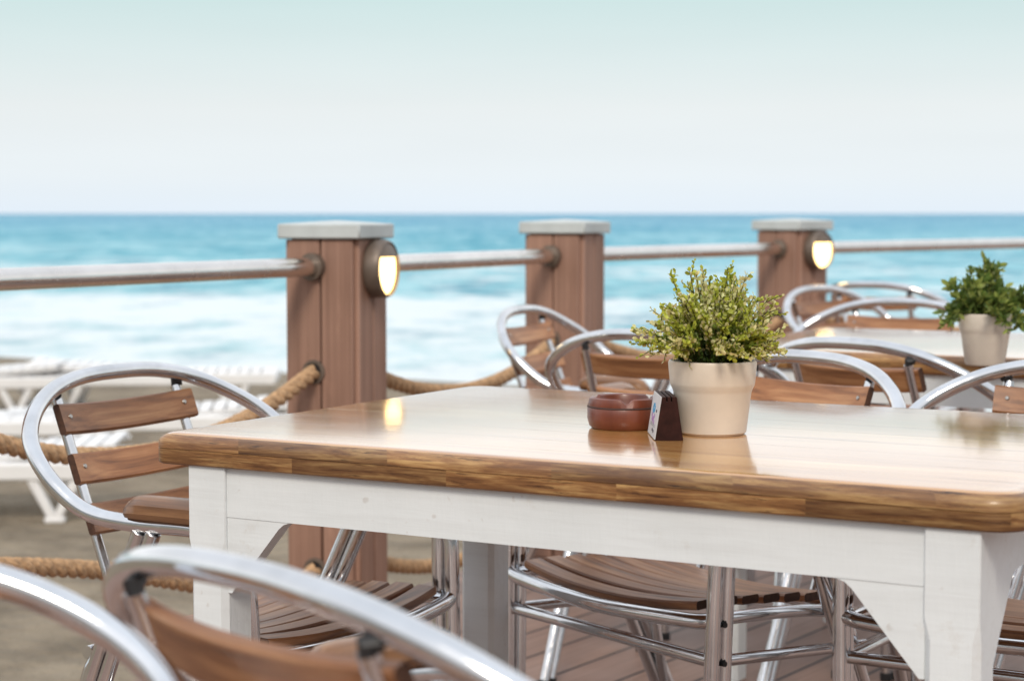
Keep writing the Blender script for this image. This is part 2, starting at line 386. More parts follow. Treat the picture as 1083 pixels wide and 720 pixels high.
# ------------------------------------------------------------------ tables
NL=Vector((-.4889,2.5720,0)); TA=math.atan2(1.9794-2.5720,.5421+.4889); TL,TW=1.181,.843
def rrect(x0,x1,y0,y1,r,n=7):
    out=[]; R0=r; q=r*.5
    for cx,cy,a0 in((x1-r,y1-r,0),(x0+r,y1-r,90),(x0+q,y0+q,180),(x1-r,y0+r,270)):
        r=q if a0==180 else R0
        for k in range(n+1):
            a=R(a0+90*k/n); out.append((cx+r*math.cos(a),cy+r*math.sin(a)))
    return out
def make_table():
    root=empty('cafe_table'); t=MB()
    prof=[(.708,.003),(.7092,.001),(.711,0),(.7283,0),(.7288,.0012),(.7294,.0012),(.7299,0),(.7375,.0002),(.7415,.0018),(.7452,.0055),(.7478,.0105),(.7494,.0160),(.75,.022)]
    rings=[]
    for z,i in prof: rings.append([(x,y,z) for x,y in rrect(i,TL-i,i,TW-i,.046-min(i,.018),12)])
    n=len(rings[0]); vs=[p for r in rings for p in r]
    for j in range(len(prof)-1):
        fs=[(j*n+k,j*n+(k+1)%n,(j+1)*n+(k+1)%n,(j+1)*n+k) for k in range(n)]
        t.add(vs,fs,1 if j<10 else 0,True)
    m=len(prof)
    t.add(rings[-1],[tuple(range(n))],0); t.add(rings[0],[tuple(range(n))[::-1]],1)
    t.build('tabletop',[M['top'],M['edge']],root)
    x0,x1,y0,y1=.058,TL-.045,.006,TW-.075; w=.062
    for sx in(0,1):
        for sy in(0,1):
            l=MB(); cx=(x0+w/2) if not sx else (x1-w/2); cy=(y0+w/2) if not sy else (y1-w/2); g=.008
            # square at the top, corner chamfers running out below the apron
            secs=[(.7078,.0015),(.61,.0015),(.585,.008),(.2,.008),(.0,.0085)]; rings=[]
            for z,c in secs:
                h=w/2; rings.append([(cx+a,cy+b,z) for a,b in((h-c,h),(-h+c,h),(-h,h-c),(-h,-h+c),(-h+c,-h),(h-c,-h),(h,-h+c),(h,h-c))])
            vs=[p for r in rings for p in r]
            for j in range(len(secs)-1): l.add(vs,[(j*8+k,j*8+(k+1)%8,(j+1)*8+(k+1)%8,(j+1)*8+k) for k in range(8)],0)
            l.add(rings[0],[tuple(range(8))]); l.add(rings[-1],[tuple(range(8))[::-1]]); l.build('leg',M['paint'],root)
    zt,zb=.7078,.642
    def apron(p0,p1,ins):
        """board between two legs with a bracket at each end"""
        p0=Vector((*p0,0)); p1=Vector((*p1,0)); d=(p1-p0); Ln=d.length; d.normalize(); nrm=Vector((-d.y,d.x,0))
        fn=lambda x,y,z: p0+d*x+nrm*y+Vector((0,0,z))
        a=MB(); a.prism([(0,zb),(Ln,zb),(Ln,zt),(0,zt)],ins,ins+.024,0,fn); o=a.build('apron',M['paint'],root)
        for s in(0,1):
            b=MB(); e=.096; hh=.102
            poly=[(0,zb-.0004),(0,zb-hh),(.006,zb-hh),(e-.012,zb-.010),(e-.004,zb-.0035),(e+.006,zb-.0004)]
            if s: poly=[(Ln-x,z) for x,z in poly][::-1]
            b.prism(poly,ins+.0008,ins+.0232,0,fn); b.build('bracket',M['paint'],root)
    apron((x0+w,y0),(x1-w,y0),.005); apron((x1,y0+w),(x1,y1-w),.005)
    apron((x1-w,y1),(x0+w,y1),.005); apron((x0,y1-w),(x0,y0+w),.005)
    return root
tb=make_table(); tb.location=NL; tb.rotation_euler.z=TA
tag(tb,'white painted cafe table in the foreground with varnished wooden top','table','white cafe tables with wooden tops')
t2=copy_tree(tb); t2.location=(.395,4.262,0); t2.rotation_euler.z=TA
tag(t2,'white painted cafe table further back by the railing, holding the small potted plant','table','white cafe tables with wooden tops')
def on_table(px,py): return (px,py,.7502)

# ------------------------------------------------------------------ things on the tables
def foliage_mesh(name,stems,parent,seed,leaf_len,palette,rx,rz_h,base_z,droop=0):
    rnd=random.Random(seed); mb=MB(); mb.c=[]; lv=[]; cols=[]
    def leaf_at(p,d,L,W,c):
        d=d.normalized(); s=d.cross(Vector((rnd.uniform(-1,1),rnd.uniform(-1,1),rnd.uniform(-1,1)))).normalized(); n=s.cross(d)
        v=[p,p+d*L*.3+s*W*.42+n*L*.06,p+d*L*.7+s*W*.42+n*L*.04,p+d*L,p+d*L*.7-s*W*.42+n*L*.04,p+d*L*.3-s*W*.42+n*L*.06,p+d*L*.5-n*L*.04]
        mb.add(v,[(0,1,6),(1,2,6),(2,3,6),(3,4,6),(4,5,6),(5,0,6)],0,False); cols.extend([c]*6)
    stem_tubes=[]
    for i in range(stems):
        a=rnd.uniform(0,2*math.pi); q=rnd.random()**.55
        el=R(90-q*(88 if palette.twigs else 84)); Ls=rnd.uniform(.66,1.08)
        if rnd.random()<.15: Ls*=1.16
        tip=Vector((math.cos(a)*math.cos(el)*rx*Ls,math.sin(a)*math.cos(el)*rx*Ls,math.sin(el)*rz_h*Ls+rnd.uniform(-.004,.004)+.012-droop*math.cos(el)**4))
        p0=Vector((math.cos(a)*.038*q,math.sin(a)*.038*q,0)); mid=p0.lerp(tip,.5)+Vector((0,0,.016*q))
        pts=spline([p0,mid,tip],6); base=Vector((0,0,base_z)); pts=[p+base for p in pts]
        o=len(mb.f); mb.tube(pts,[.0013*(1-.6*k/12) for k in range(len(pts))],5); cols.extend([(.10,.10,.03)]*(len(mb.f)-o))
        pal=palette(rnd,q)
        for j in range(2,len(pts)):
            for _ in range(palette.density):
                t=(pts[j]-pts[j-1]).normalized(); f=j/(len(pts)-1)
                d=(t*rnd.uniform(.2,1)+Vector((rnd.uniform(-1,1),rnd.uniform(-1,1),rnd.uniform(-.6,1)))).normalized()
                L=leaf_len*rnd.uniform(.6,1.15); p=pts[j-1].lerp(pts[j],rnd.random())
                leaf_at(p,d,L,L*palette.w,pal(f))
            if palette.twigs and j%2==1 and j>3:
                t=(pts[j]-pts[j-1]).normalized(); d=(t+Vector((rnd.uniform(-1,1),rnd.uniform(-1,1),rnd.uniform(-.3,.8)))).normalized()
                L=rnd.uniform(.012,.024); e=pts[j]+d*L; o=len(mb.f); mb.tube([pts[j],pts[j].lerp(e,.5),e],[.0008,.0007,.0004],4); cols.extend([(.14,.14,.04)]*(len(mb.f)-o))
                f=j/(len(pts)-1)
                for u in range(6):
                    dd=(d+Vector((rnd.uniform(-1,1),rnd.uniform(-1,1),rnd.uniform(-1,1)))).normalized(); L2=leaf_len*rnd.uniform(.55,1)
                    leaf_at(pts[j].lerp(e,.25+u*.15),dd,L2,L2*palette.w,pal(min(1,f+.15)))
    # build without merging so that face colours stay in order
    me=bpy.data.meshes.new(name); me.from_pydata(mb.v,[],mb.f); me.materials.append(M['leaf'])
    me.polygons.foreach_set('use_smooth',mb.s)
    at=me.color_attributes.new('tint','FLOAT_COLOR','CORNER'); flat=[]
    for f,c in zip(mb.f,cols): flat += [c[0],c[1],c[2],1]*len(f)
    at.data.foreach_set('color',flat); me.update()
    o=bpy.data.objects.new(name,me); col.objects.link(o); o.parent=parent; return o
class Pal1:
    density=6; w=.85; twigs=True
    def __call__(self,rnd,q):
        k=rnd.random()
        def f(t):
            r=rnd.random()
            cream=(t>.62 and k<.6 and r<.75) or r<.10
            if cream: c=(.80,.72,.36)
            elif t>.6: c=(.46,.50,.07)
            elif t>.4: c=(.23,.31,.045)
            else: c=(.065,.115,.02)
            v=rnd.uniform(.7,1.3); return tuple(min(.8,x*v) for x in c)
        return f
class Pal2:
    density=3; w=.5; twigs=False
    def __call__(self,rnd,q):
        def f(t):
            c=(.13,.20,.045) if rnd.random()<.5 else (.29,.34,.08)
            v=rnd.uniform(.65,1.35); return tuple(x*v for x in c)
        return f
def pot(root,rt,rb,h,collar):
    p=MB(); rc=rt*.975
    prof=[(.0001,.0),(rb-.003,0),(rb,.003),(rb+(rc*.915-rb)*.9,h-collar-.007),(rc*.925,h-collar-.003),(rc*.975,h-collar+.003),(rc*.985,h-collar+.006),(rt,h-.004),(rt-.0012,h-.0008),(rt-.0032,h),(rt-.0046,h-.002),(rt-.006,h-.016),(.0001,h-.016)]
    p.lathe(prof,64); p.build('pot',M['pot'],root)
    s=MB(); s.lathe([(.0001,h-.012),(rt*.5,h-.009),(rt-.0066,h-.013)],32,close=False); s.build('soil',M['soil'],root)
pl=empty('potted_plant',on_table(.2695,2.557)); tag(pl,'large cream pot of bushy variegated green plant on the near table','potted plant','potted plants on the tables')
pot(pl,.0595,.046,.099,.036); foliage_mesh('foliage',150,pl,21,.0074,Pal1(),.094,.118,.091)
pl=empty('potted_plant',on_table(.925,3.722)); tag(pl,'small beige pot with dark green leafy plant on the second table','potted plant','potted plants on the tables')
pot(pl,.053,.038,.101,.034); foliage_mesh('foliage',58,pl,9,.021,Pal2(),.098,.10,.09,.04)
# ashtray
at=MB()
def notch(a,j,r,z):
    if j in(6,7,8,9):
        for c in(R(-88),R(32),R(152)):
            d=abs((a-c+math.pi)%(2*math.pi)-math.pi)
            if d<.16: z-=.007*(1-(d/.16)**2)
    return r,z
at.lathe([(.0001,0),(.044,0),(.048,.004),(.0505,.014),(.0503,.028),(.0490,.0300),(.0498,.033),(.0470,.0415),(.0440,.0432),(.0405,.0418),(.0375,.034),(.036,.014),(.033,.010),(.0001,.010)],72,fn=notch)
ao=empty('ashtray',on_table(.1545,2.626)); tag(ao,'round terracotta ashtray with a notched rim beside the large cream pot','ashtray')
at.build('bowl',M['terra'],ao)
g=MB(); g.lathe([(.0496,.0288),(.0507,.0292),(.0508,.0305),(.0497,.0312)],64,close=False); g.build('groove_line',M['terra_dark'],ao)  # dark ring laid along the groove below the rim
# card holder
ch=empty('card_holder',on_table(.2050,2.472),R(1.5)); tag(ch,'small dark wooden wedge card holder with printed card on its left side','card holder')
b=MB(); hb=.0565; wb=.0182; wt=.0095; dl=.092
b.prism([(-wb,0),(wb,0),(wt,hb),(wt-.003,hb+.0004),(.0035,hb+.0004),(.0035,hb-.006),(.0015,hb-.006),(.0015,hb+.0004),(-.0025,hb+.0004),(-.0025,hb-.006),(-.0045,hb-.006),(-.0045,hb+.0004),(-wt+.001,hb+.0004),(-wt,hb)],0,dl); b.build('block',M['wenge'],ch)
pm=MB(); nx=(-hb,0,-(wb-wt)); nl=math.hypot(hb,wb-wt); 
def face(u,v,off):   # u along depth 0..1, v up 0..1 on the sloping left side
    x=-wb+(wb-wt)*v; z=hb*v; return Vector((x-hb/nl*off,dl*u,z+(wb-wt)/nl*off))
def patch(mb,u0,u1,v0,v1,o0,o1,mi):
    vs=[face(u,v,o) for o in(o0,o1) for u,v in((u0,v0),(u1,v0),(u1,v1),(u0,v1))]
    mb.add(vs,[(0,1,2,3),(4,7,6,5),(0,4,5,1),(1,5,6,2),(2,6,7,3),(3,7,4,0)],mi)
patch(pm,.02,.98,.02,1.0,.0003,.0016,0)
rr=random.Random(3)
for k in range(7):
    a=2*math.pi*k/7; u=.60+.10*math.cos(a); v=.66+.08*math.sin(a); patch(pm,u-.05,u+.05,v-.035,v+.035,.0016,.0019+.00005*k,1)
for u,v in((.42,.50),(.50,.44),(.58,.38),(.40,.36),(.70,.50),(.64,.42)): patch(pm,u-.03,u+.04,v-.05,v+.04,.0016,.0020+.0002*u,2)
for u,v in((.30,.16),(.44,.18),(.25,.64)): patch(pm,u-.035,u+.035,v-.03,v+.03,.0016,.0022,3)
for v in(.26,.30): patch(pm,.2,.8,v,v+.008,.0016,.0018,3)
pm.build('card',[M['paper'],M['blue_ink'],M['purple_ink'],M['dark_ink']],ch)

# ------------------------------------------------------------------ railing
PW=.192; HC=1.0
POSTS=[((-1.17,3.37),66),((-.428,4.66),71),((.162,5.83),66),((1.03,7.02),46),((2.56,8.66),46)]
PLAB={1:'brown boarded post with grey cap nearest the left end of the near table',2:'brown boarded post in the middle, without a lamp, behind the arched chairs',3:'brown boarded post with round lamp behind the second table',0:'brown boarded post left of the frame',4:'brown boarded post right of the frame'}
def make_post():
    root=empty('railing_post'); h=.985; c=MB(); c.box((0,0,h/2),(PW-.03,PW-.03,h)); c.build('core',M['core'],root)
    for f in range(4):
        rot=Matrix.Rotation(f*math.pi/2,3,'Z')
        for s in(-1,1):
            wd=PW/2-.0135; b=MB(); b.box(rot@Vector((PW/2-.0075,s*(wd/2+.0020),h/2)),(.0155,wd-.0008,h-.004) if f%2==0 else (wd-.0008,.0155,h-.004),None,0,.0025)
            b.build('cladding_board',M['post'],root)
    cp=MB(); a=PW/2+.012
    cp.box((0,0,h+.018),(2*a,2*a,.036),None,0,.004); cp.add([(-a+.006,-a+.006,h+.036),(a-.006,-a+.006,h+.036),(a-.006,a-.006,h+.036),(-a+.006,a-.006,h+.036),(0,0,h+.044)],[(0,1,4),(1,2,4),(2,3,4),(3,0,4)],0)
    cp.build('cap',M['cap'],root)
    return root
P=[];pp=None
for i,((x,y),al) in enumerate(POSTS):
    o=make_post() if pp is None else copy_tree(pp)
    pp=pp or o
    o.location=(x,y,0); o.rotation_euler.z=R(al); tag(o,PLAB[i],'post','posts of the deck railing'); P.append(o)
ZR=.918
RLAB=['horizontal steel handrail left of the nearest post, running out of the frame','horizontal steel handrail between the nearest and the middle post','horizontal steel handrail between the middle post and the far lamp post','horizontal steel handrail right of the far lamp post']
ULAB=['thick twisted rope hanging below the handrail left of the nearest post, upper of two','thick twisted rope drooping behind the table corner between nearest and middle post, upper of two','thick twisted rope between the middle and the far lamp post, upper of two','thick twisted rope right of the far lamp post, upper of two']
LLAB=['thick twisted rope low above the sand at the left edge, lower of two','thick twisted rope low by the deck edge seen under the table, lower of two','thick twisted rope low between the middle and far lamp post, lower of two','thick twisted rope low right of the far lamp post, lower of two']
def rope(name,pts,label,r=.0195):
    path=spline(pts,14)
    # even resample
    L=[0]
    for a,b in zip(path,path[1:]): L.append(L[-1]+(b-a).length)
    N=int(L[-1]/.0055); out=[];j=0
    for k in range(N+1):
        s=L[-1]*k/N
        while j<len(L)-2 and L[j+1]<s: j+=1
        t=(s-L[j])/max(1e-9,L[j+1]-L[j]); out.append((path[j].lerp(path[j+1],t),s))
    mb=MB()
    for st in range(3):
        pts2=[]
        for k,(p,s) in enumerate(out):
            t=(out[min(k+1,N)][0]-out[max(k-1,0)][0]).normalized(); sd=t.cross(Vector((0,0,1))).normalized(); u=sd.cross(t)
            a=-2*math.pi*s/.088+st*2*math.pi/3; pts2.append(p+sd*(math.cos(a)*r*.48)+u*(math.sin(a)*r*.48))
        mb.tube(pts2,r*.56,8)
    o=mb.build(name,M['rope']); tag(o,label,'rope','ropes of the deck railing'); return o
for i in range(4):
    a=Vector((*POSTS[i][0],0)); b=Vector((*POSTS[i+1][0],0)); d=(b-a).normalized(); Ln=(b-a).length; h=PW/2
    p=a+d*(h+.003); q=b-d*(h+.003)
    ra=empty('handrail',p); tag(ra,RLAB[i],'handrail','handrails of the deck railing')
    t=MB(); t.tube([Vector((0,0,ZR)),(q-p)*.5+Vector((0,0,ZR)),(q-p)+Vector((0,0,ZR))],.0225,20); t.build('rail_tube',M['steel'],ra)
    for e,s in((0,1),(1,-1)):
        f=MB(); c=(q-p)*e+Vector((0,0,ZR)); f.tube([c-d*s*.008,c+d*s*.012],.033,20); f.build('flange',M['bronze'],ra)
    def hang(z0,z1,sag,skew=.5):
        pts=[]
        for k in range(9):
            t=k/8; pts.append(p.lerp(q,t)+Vector((0,0,z0*(1-t)+z1*t-sag*4*t*(1-t))))
        return pts
    if i==0:
        rope('rope',hang(.70,.665,.145),ULAB[i])
        rope('rope',[p.lerp(q,t)+Vector((0,0,z)) for t,z in((0,.40),(.22,.355),(.42,.305),(.65,.225),(.82,.155),(.93,.15),(1,.185))],LLAB[i])
    else:
        rope('rope',hang(.665,.655,.10),ULAB[i]); rope('rope',hang(.185,.185,.095),LLAB[i])
# rope hole grommets belong to the posts
for i,o in enumerate(P):
    for j in(i-1,i):
        if 0<=j<4:
            a=Vector((*POSTS[j][0],0)); b=Vector((*POSTS[j+1][0],0)); d=(b-a).normalized(); s=1 if j==i else -1
            for z in(.665,.185):
                w=Vector((*POSTS[i][0],z))+d*s*(PW/2+.001); g=MB()
                inv=Matrix.Rotation(-R(POSTS[i][1]),3,'Z'); c=inv@(w-Vector((*POSTS[i][0],0))); dd=inv@(d*s)
                ax=Vector((1,0,0)) if abs(dd.x)>abs(dd.y) else Vector((0,1,0)); 
                if dd.dot(ax)<0: ax=-ax
                if ax.x: c.x=ax.x*(PW/2+.0005)
                else: c.y=ax.y*(PW/2+.0005)
                g.lathe([(.0215,-.004),(.0215,.005),(.0285,.005),(.0300,.002),(.0300,-.004)],24,c,0,Vector((0,0,1)).rotation_difference(ax).to_matrix(),close=False)
                g.lathe([(.0001,.0),(.0214,.0)],20,c,1,Vector((0,0,1)).rotation_difference(ax).to_matrix(),close=False)
                g.build('rope_grommet',[M['bronze'],M['black']],o)
def lamp(i,label):
    (x,y),al=POSTS[i]; rot=R(al)-math.pi/2
    n=Vector((math.cos(rot),math.sin(rot),0))
    c=Vector((x,y,.912))+n*(PW/2+.002)
    root=empty('post_lamp',c,rot); tag(root,label,'lamp','round lamps on the railing posts')
    ax=Matrix.Rotation(math.pi/2,3,'Y'); r=.070
    b=MB(); b.lathe([(r-.002,0),(r,.004),(r,.034),(r-.003,.040),(r-.006,.042),(r-.007,.034)],48,(0,0,0),0,ax,close=False)
    b.lathe([(.0001,.003),(r-.003,.003)],48,(0,0,0),0,ax,close=False); b.build('housing',M['bronze'],root)
    # glass dome and eyelid
    def dome(zlo,zhi,rr,bulge,name,m,off):
        mb=MB(); vs=[];fs=[];nu,nv=28,14
        for j in range(nv+1):
            z=zlo+(zhi-zlo)*j/nv; wmax=math.sqrt(max(0,rr*rr-z*z))
            for k in range(nu+1):
                yy=-wmax+2*wmax*k/nu; d=(yy*yy+z*z)/(rr*rr); vs.append((off+bulge*(1-d),yy,z))
        for j in range(nv):
            for k in range(nu): fs.append((j*(nu+1)+k,j*(nu+1)+k+1,(j+1)*(nu+1)+k+1,(j+1)*(nu+1)+k))
        mb.add(vs,fs,0,True); return mb.build(name,m,root)
    dome(-.0630,.0315,.0632,.014,'glass',M['glow'],.032)
    dome(.0290,.0630,.0632,.014,'eyelid',M['bronze'],.0385)
    return root
lamp(1,'round lit eyelid lamp on the nearest post'); lamp(3,'round lit eyelid lamp on the far post behind the second table')

# ------------------------------------------------------------------ deck, beach, sea
def deckmat():
    t=NT('deck_boards'); tc=t.n('ShaderNodeTexCoord'); mp=t.n('ShaderNodeMapping'); mp.inputs['Rotation'].default_value=(0,0,R(-(90-34.4)))
    t.l(tc.outputs['Object'],mp.inputs[0]); sp=t.n('ShaderNodeSeparateXYZ'); t.l(mp.outputs[0],sp.inputs[0])
    u=t.math('DIVIDE',sp.outputs[1],.146); wn=t.n('ShaderNodeTexWhiteNoise',_noise_dimensions='1D'); t.l(t.math('FLOOR',u),wn.inputs['W'])
    d=t.math('ABSOLUTE',t.math('SUBTRACT',t.math('FRACT',u),.5)); gap=t.math('GREATER_THAN',d,.466)
    m2=t.n('ShaderNodeMapping'); m2.inputs['Scale'].default_value=(2,60,1); t.l(mp.outputs[0],m2.inputs[0]); n=t.noise(m2.outputs[0],1,5,.6)
    big=t.noise(tc.outputs['Object'],2.5,4,.6)
    c=t.ramp(n,[(.3,(.20,.118,.085)),(.7,(.335,.21,.16))])
    c=t.mix(t.math('MULTIPLY',wn.outputs['Value'],.4),c,(.17,.11,.095)); c=t.mix(t.ramp(big,[(.45,(0,0,0)),(.7,(.4,.4,.4))]),c,(.36,.27,.24))
    c=t.mix(gap,c,(.02,.012,.01)); t.l(c,t.b.inputs['Base Color']); t.set(Roughness=.55)
    h=t.math('SUBTRACT',t.math('MULTIPLY',n,.15),gap); t.bump(h,.8,.006); return t.m
M['deck']=deckmat()
edge=[]
pts=[Vector((*p,0)) for p,_ in POSTS]; ext=[pts[0]*2-pts[1]]*1; line=[pts[0]+(pts[0]-pts[1])*6]+pts+[pts[-1]+(pts[-1]-pts[-2])*5]
for i,p in enumerate(line):
    a=line[max(i-1,0)]; b=line[min(i+1,len(line)-1)]; d=(b-a).normalized(); edge.append(p+Vector((-d.y,d.x,0))*.15)
poly=[(p.x,p.y) for p in edge]+[(26,-4),(-6,-9)]
dk=MB(); n=len(poly); vs=[(x,y,0) for x,y in poly]+[(x,y,-.16) for x,y in poly]
dk.add(vs,[tuple(range(n)),tuple(range(n,2*n))[::-1]]+[(i,(i+1)%n,(i+1)%n+n,i+n) for i in range(n)])
tag(dk.build('deck',M['deck']),kind='structure')
def sandmat():
    t=NT('beach_sand'); v=t.coords(); n=t.noise(v,2.2,6,.65); f=t.noise(v,90,3,.6); k=t.noise(v,7,4,.6)
    c=t.ramp(n,[(.38,(.22,.175,.12)),(.62,(.41,.335,.24))]); c=t.mix(t.math('MULTIPLY',f,.35),c,(.11,.092,.07))
    t.l(c,t.b.inputs['Base Color']); t.set(Roughness=.95); t.bump(t.math('ADD',t.math('MULTIPLY',k,1.0),t.math('MULTIPLY',f,.12)),1.0,.14); return t.m
M['sand']=sandmat()
ZS=-.45; ZW=-1.15
sd=MB(); rows=[(-70,ZS),(0,ZS),(13,ZS),(16.5,ZS-.06),(19.5,ZS-.26),(22,ZS-.55),(23.5,ZS-.74),(26,ZS-1.1),(40,ZS-2.5),(80,ZS-6)]
xs=[-400,-60,-20,0,20,60,400]; vs=[(x,y-.62*x,z) for y,z in rows for x in xs]; m=len(xs)
sd.add(vs,[(j*m+k,j*m+k+1,(j+1)*m+k+1,(j+1)*m+k) for j in range(len(rows)-1) for k in range(m-1)],0,True)
tag(sd.build('sand',M['sand']),kind='structure')
def seamat():
    t=NT('sea_water'); tc=t.n('ShaderNodeTexCoord'); sp=t.n('ShaderNodeSeparateXYZ'); t.l(tc.outputs['Object'],sp.inputs[0])
    shore=t.math('MULTIPLY',t.math('ADD',sp.outputs[1],t.math('MULTIPLY',sp.outputs[0],.62)),1.2)
    lg=t.math('LOGARITHM',t.math('MAXIMUM',shore,5.0),10.0)      # log10 of distance from the beach
    def ns(sx,sy,loc=(0,0,0),det=4,ro=.6):
        mp=t.n('ShaderNodeMapping'); mp.inputs['Scale'].default_value=(sx,sy,1); mp.inputs['Location'].default_value=loc; t.l(tc.outputs['Object'],mp.inputs[0]); return t.noise(mp.outputs[0],1,det,ro)
    depth=t.ramp(t.math('DIVIDE',lg,4.0),[(.36,(.33,.49,.52)),(.43,(.20,.45,.51)),(.50,(.09,.36,.45)),(.57,(.055,.31,.42)),(.68,(.028,.24,.40)),(.80,(.018,.185,.36)),(1.0,(.014,.15,.32))])
    a=ns(.26,.14,(3,1,0),8,.7); b=ns(.035,.010,(1,7,0),7,.65); w=t.ramp(t.mix(.45,a,b),[(.44,(0,0,0)),(.57,(1,1,1))])
    c=t.mix(t.math('MULTIPLY',w,.62),depth,(.34,.60,.66))
    dk_=t.ramp(ns(.20,.11,(8,3,0),8,.72),[(.53,(0,0,0)),(.63,(1,1,1))]); c=t.mix(t.math('MULTIPLY',dk_,.6),c,(.02,.20,.31))
    chop=ns(.50,.15,(2,6,0),6,.72); c=t.mix(t.ramp(chop,[(.50,(0,0,0)),(.62,(.65,.65,.65))]),c,(.45,.68,.73)); c=t.mix(t.ramp(chop,[(.34,(.7,.7,.7)),(.47,(0,0,0))]),c,(.02,.17,.28))
    # foam: nearly closed at the shore, breaking into streaks further out
    s1=ns(.75,.42,(5,2,0),8,.74); s2=ns(.07,.075,(9,4,0),6,.6)
    dist=t.ramp(t.math('DIVIDE',lg,4.0),[(.355,(.90,)*3),(.385,(.74,)*3),(.42,(.62,)*3),(.455,(.50,)*3),(.50,(.36,)*3),(.58,(.15,)*3),(.68,(0,0,0))])
    fm=t.math('ADD',t.math('ADD',t.math('MULTIPLY',s1,1.0),t.math('MULTIPLY',s2,.8)),t.math('SUBTRACT',t.math('MULTIPLY',dist,.62),1.13))
    fm=t.math('MULTIPLY',fm,4.5,True)
    c=t.mix(t.math('MULTIPLY',fm,.92),c,(.70,.755,.775)); t.l(c,t.b.inputs['Base Color'])
    t.set(Roughness=.55); t.b.inputs['IOR'].default_value=1.12
    h=t.math('ADD',t.math('MULTIPLY',ns(.9,2.2),.5),t.math('MULTIPLY',ns(.15,.5,(4,4,0)),1.0)); t.bump(h,.5,.25); return t.m
M['sea']=seamat()
se=MB(); ys=[-250,0,20,40,80,160,400,1200,5000,30000]; xs=[-30000,-2000,-200,0,200,2000,30000]; m=len(xs); vs=[(x,y,ZW) for y in ys for x in xs]
se.add(vs,[(j*m+k,j*m+k+1,(j+1)*m+k+1,(j+1)*m+k) for j in range(len(ys)-1) for k in range(m-1)])
tag(se.build('sea',M['sea']),kind='structure')

# ------------------------------------------------------------------ sun loungers on the beach
def make_lounger():
    root=empty('sun_lounger'); L,W,h=1.9,.66,.30
    f=MB()
    for s in(-1,1): f.box((0,s*(W/2-.03),h-.045),(L,.06,.09),None,0,.012)
    for e in(-1,1): f.box((e*(L/2-.03),0,h-.045),(.06,W-.125,.085),None,0,.012)
    f.build('frame',M['plastic'],root)
    b=MB()
    for k in range(11): b.box((-.90+.085*k+.03,0,h-.004),(.068,W-.13,.02),None,0,.004)
    b.build('bed_slats',M['plastic'],root)
    br=MB(); rot=Matrix.Rotation(R(-5),3,'Y')
    for k in range(10):
        c=rot@Vector((.05+.085*k,0,0)); br.box(Vector((.06,0,h+.004))+c,(.068,W-.14,.02),rot,0,.004)
    for s in(-1,1): br.box(Vector((.06,0,h-.004))+rot@Vector((.43,s*.24,-.014)),(.86,.04,.02),rot,0,.004)
    br.build('backrest',M['plastic'],root)
    for e in(-1,1):
        for s in(-1,1):
            l=MB()
            for d in(-1,1):
                rt=Matrix.Rotation(R(d*27),3,'Y'); l.box((e*.62+d*.058,s*(W/2-.035),.118),(.045,.05,.25),rt,0,.008)
            l.box((e*.62,s*(W/2-.035),.018),(.10,.06,.036),None,0,.01); l.build('leg',M['plastic'],root)
    return root
lg=make_lounger()
LG=[(-2.86,9.45,R(4),'white plastic sun lounger nearest the deck, its splayed legs at the left edge'),
 (-3.35,11.3,R(184),'white plastic sun lounger at the left edge, in the second row on the sand'),
 (-2.15,11.6,R(6),'white plastic sun lounger in the second row, behind the left chair slats'),
 (-4.3,14.3,R(3),'white plastic sun lounger at the left edge, in the back row by the surf'),
 (-2.75,14.6,R(184),'white plastic sun lounger in the back row, above the left chair arch')]
for i,(x,y,a,lab) in enumerate(LG):
    o=lg if i==0 else copy_tree(lg); o.location=(x,y,ZS-.006); o.rotation_euler.z=a; tag(o,lab,'sun lounger','white sun loungers on the beach')

# ------------------------------------------------------------------ light, sky, camera
SUN_EL,SUN_AZ=R(42),R(186)     # azimuth clockwise from +Y (seaward): from behind the camera, to the left
w=bpy.data.worlds.new('World'); scene.world=w; w.use_nodes=True; nt=w.node_tree; bg=nt.nodes['Background']
sky=nt.nodes.new('ShaderNodeTexSky'); sky.sky_type='NISHITA'; sky.sun_disc=False; sky.sun_elevation=SUN_EL; sky.sun_rotation=SUN_AZ; sky.dust_density=3; sky.air_density=1
tc=nt.nodes.new('ShaderNodeTexCoord'); sp=nt.nodes.new('ShaderNodeSeparateXYZ'); nt.links.new(tc.outputs['Generated'],sp.inputs[0])
rp=nt.nodes.new('ShaderNodeValToRGB'); nt.links.new(sp.outputs[2],rp.inputs[0]); e=rp.color_ramp.elements
ST=[(0,(.86,.955,1.05)),(.02,(.895,.96,1.0)),(.055,(.87,.92,.93)),(.112,(.65,.82,.815)),(.14,(1.36,1.37,1.36)),(.25,(1.12,1.14,1.16)),(.6,(.86,.90,.96)),(1,(.82,.88,.96))]
while len(e)<len(ST): e.new(.5)
for i,(p,c) in enumerate(ST): e[i].position=p; e[i].color=(*c,1)
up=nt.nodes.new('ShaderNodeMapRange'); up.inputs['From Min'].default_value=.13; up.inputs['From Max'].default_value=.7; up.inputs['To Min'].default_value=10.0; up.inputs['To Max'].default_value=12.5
nt.links.new(sp.outputs[2],up.inputs['Value'])
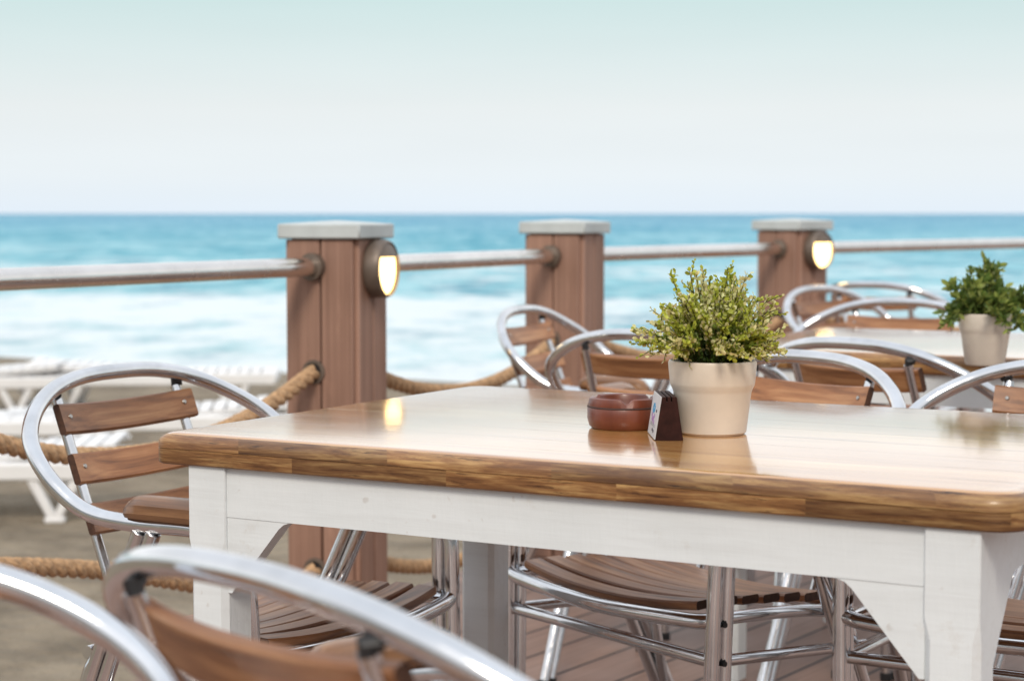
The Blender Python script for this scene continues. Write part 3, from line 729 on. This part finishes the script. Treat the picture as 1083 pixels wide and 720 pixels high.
# sky dimming added to the right and behind, shading faces turned that way
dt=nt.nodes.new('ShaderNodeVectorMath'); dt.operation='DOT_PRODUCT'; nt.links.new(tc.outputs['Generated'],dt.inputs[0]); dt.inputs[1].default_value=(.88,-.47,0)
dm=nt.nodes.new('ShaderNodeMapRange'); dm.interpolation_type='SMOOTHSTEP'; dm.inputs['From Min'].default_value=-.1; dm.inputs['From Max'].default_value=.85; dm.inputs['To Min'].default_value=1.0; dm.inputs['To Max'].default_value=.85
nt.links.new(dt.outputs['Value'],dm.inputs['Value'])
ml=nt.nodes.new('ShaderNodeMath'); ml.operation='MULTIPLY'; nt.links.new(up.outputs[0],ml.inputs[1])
# low sky behind the camera darkened in place of unseen buildings, for darker reflections
def mrange(sock,a,b,c,d):
    m=nt.nodes.new('ShaderNodeMapRange'); m.interpolation_type='SMOOTHSTEP'
    for k,v in zip(('From Min','From Max','To Min','To Max'),(a,b,c,d)): m.inputs[k].default_value=v
    nt.links.new(sock,m.inputs['Value']); return m.outputs[0]
def mth(op,a,b):
    m=nt.nodes.new('ShaderNodeMath'); m.operation=op
    for i,v in enumerate((a,b)):
        if isinstance(v,bpy.types.NodeSocket): nt.links.new(v,m.inputs[i])
        else: m.inputs[i].default_value=v
    return m.outputs[0]
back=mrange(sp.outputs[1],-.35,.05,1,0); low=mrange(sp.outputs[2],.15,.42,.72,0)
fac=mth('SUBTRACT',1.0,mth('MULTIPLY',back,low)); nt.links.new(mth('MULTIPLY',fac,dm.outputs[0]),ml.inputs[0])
cm=nt.nodes.new('ShaderNodeMapping'); cm.inputs['Scale'].default_value=(3,3,26); nt.links.new(tc.outputs['Generated'],cm.inputs[0])
cn=nt.nodes.new('ShaderNodeTexNoise'); cn.inputs['Scale'].default_value=1.6; cn.inputs['Detail'].default_value=5; nt.links.new(cm.outputs[0],cn.inputs['Vector'])
cf=nt.nodes.new('ShaderNodeMapRange'); cf.inputs['From Min'].default_value=.3; cf.inputs['From Max'].default_value=.7; cf.inputs['To Min'].default_value=.985; cf.inputs['To Max'].default_value=1.012; nt.links.new(cn.outputs['Fac'],cf.inputs['Value'])
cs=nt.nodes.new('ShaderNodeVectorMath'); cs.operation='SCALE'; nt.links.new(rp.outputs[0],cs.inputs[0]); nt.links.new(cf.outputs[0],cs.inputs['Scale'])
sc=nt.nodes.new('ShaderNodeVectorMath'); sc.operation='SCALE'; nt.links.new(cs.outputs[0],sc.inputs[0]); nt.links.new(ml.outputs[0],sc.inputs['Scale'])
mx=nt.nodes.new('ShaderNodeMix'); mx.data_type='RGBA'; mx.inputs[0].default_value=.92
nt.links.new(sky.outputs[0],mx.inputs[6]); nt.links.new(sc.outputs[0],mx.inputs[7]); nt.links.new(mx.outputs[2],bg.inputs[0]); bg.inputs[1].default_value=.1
sl=bpy.data.lights.new('sun','SUN'); sl.energy=2.0; sl.angle=R(16); sl.color=(1,.90,.77); so=bpy.data.objects.new('sun',sl); col.objects.link(so)
dv=Vector((math.sin(SUN_AZ)*math.cos(SUN_EL),math.cos(SUN_AZ)*math.cos(SUN_EL),math.sin(SUN_EL)))
so.rotation_euler=dv.to_track_quat('Z','Y').to_euler(); so.location=dv*30
cam=bpy.data.cameras.new('camera'); co=bpy.data.objects.new('camera',cam); col.objects.link(co); scene.camera=co
co.location=(0,0,1.045); co.rotation_euler=(R(90)-math.atan(134/2018),0,0)
cam.sensor_width=36; cam.lens=36*2018/1083; cam.clip_start=.05; cam.clip_end=60000
cam.dof.use_dof=True; cam.dof.focus_distance=2.60; cam.dof.aperture_fstop=5.8; cam.dof.aperture_blades=0
vs_=scene.view_settings; vs_.view_transform='Standard'; vs_.look='None'; vs_.gamma=1; vs_.exposure=0; vs_.use_curve_mapping=False
scene.render.engine='CYCLES'; scene.render.resolution_x=1024; scene.render.resolution_y=680
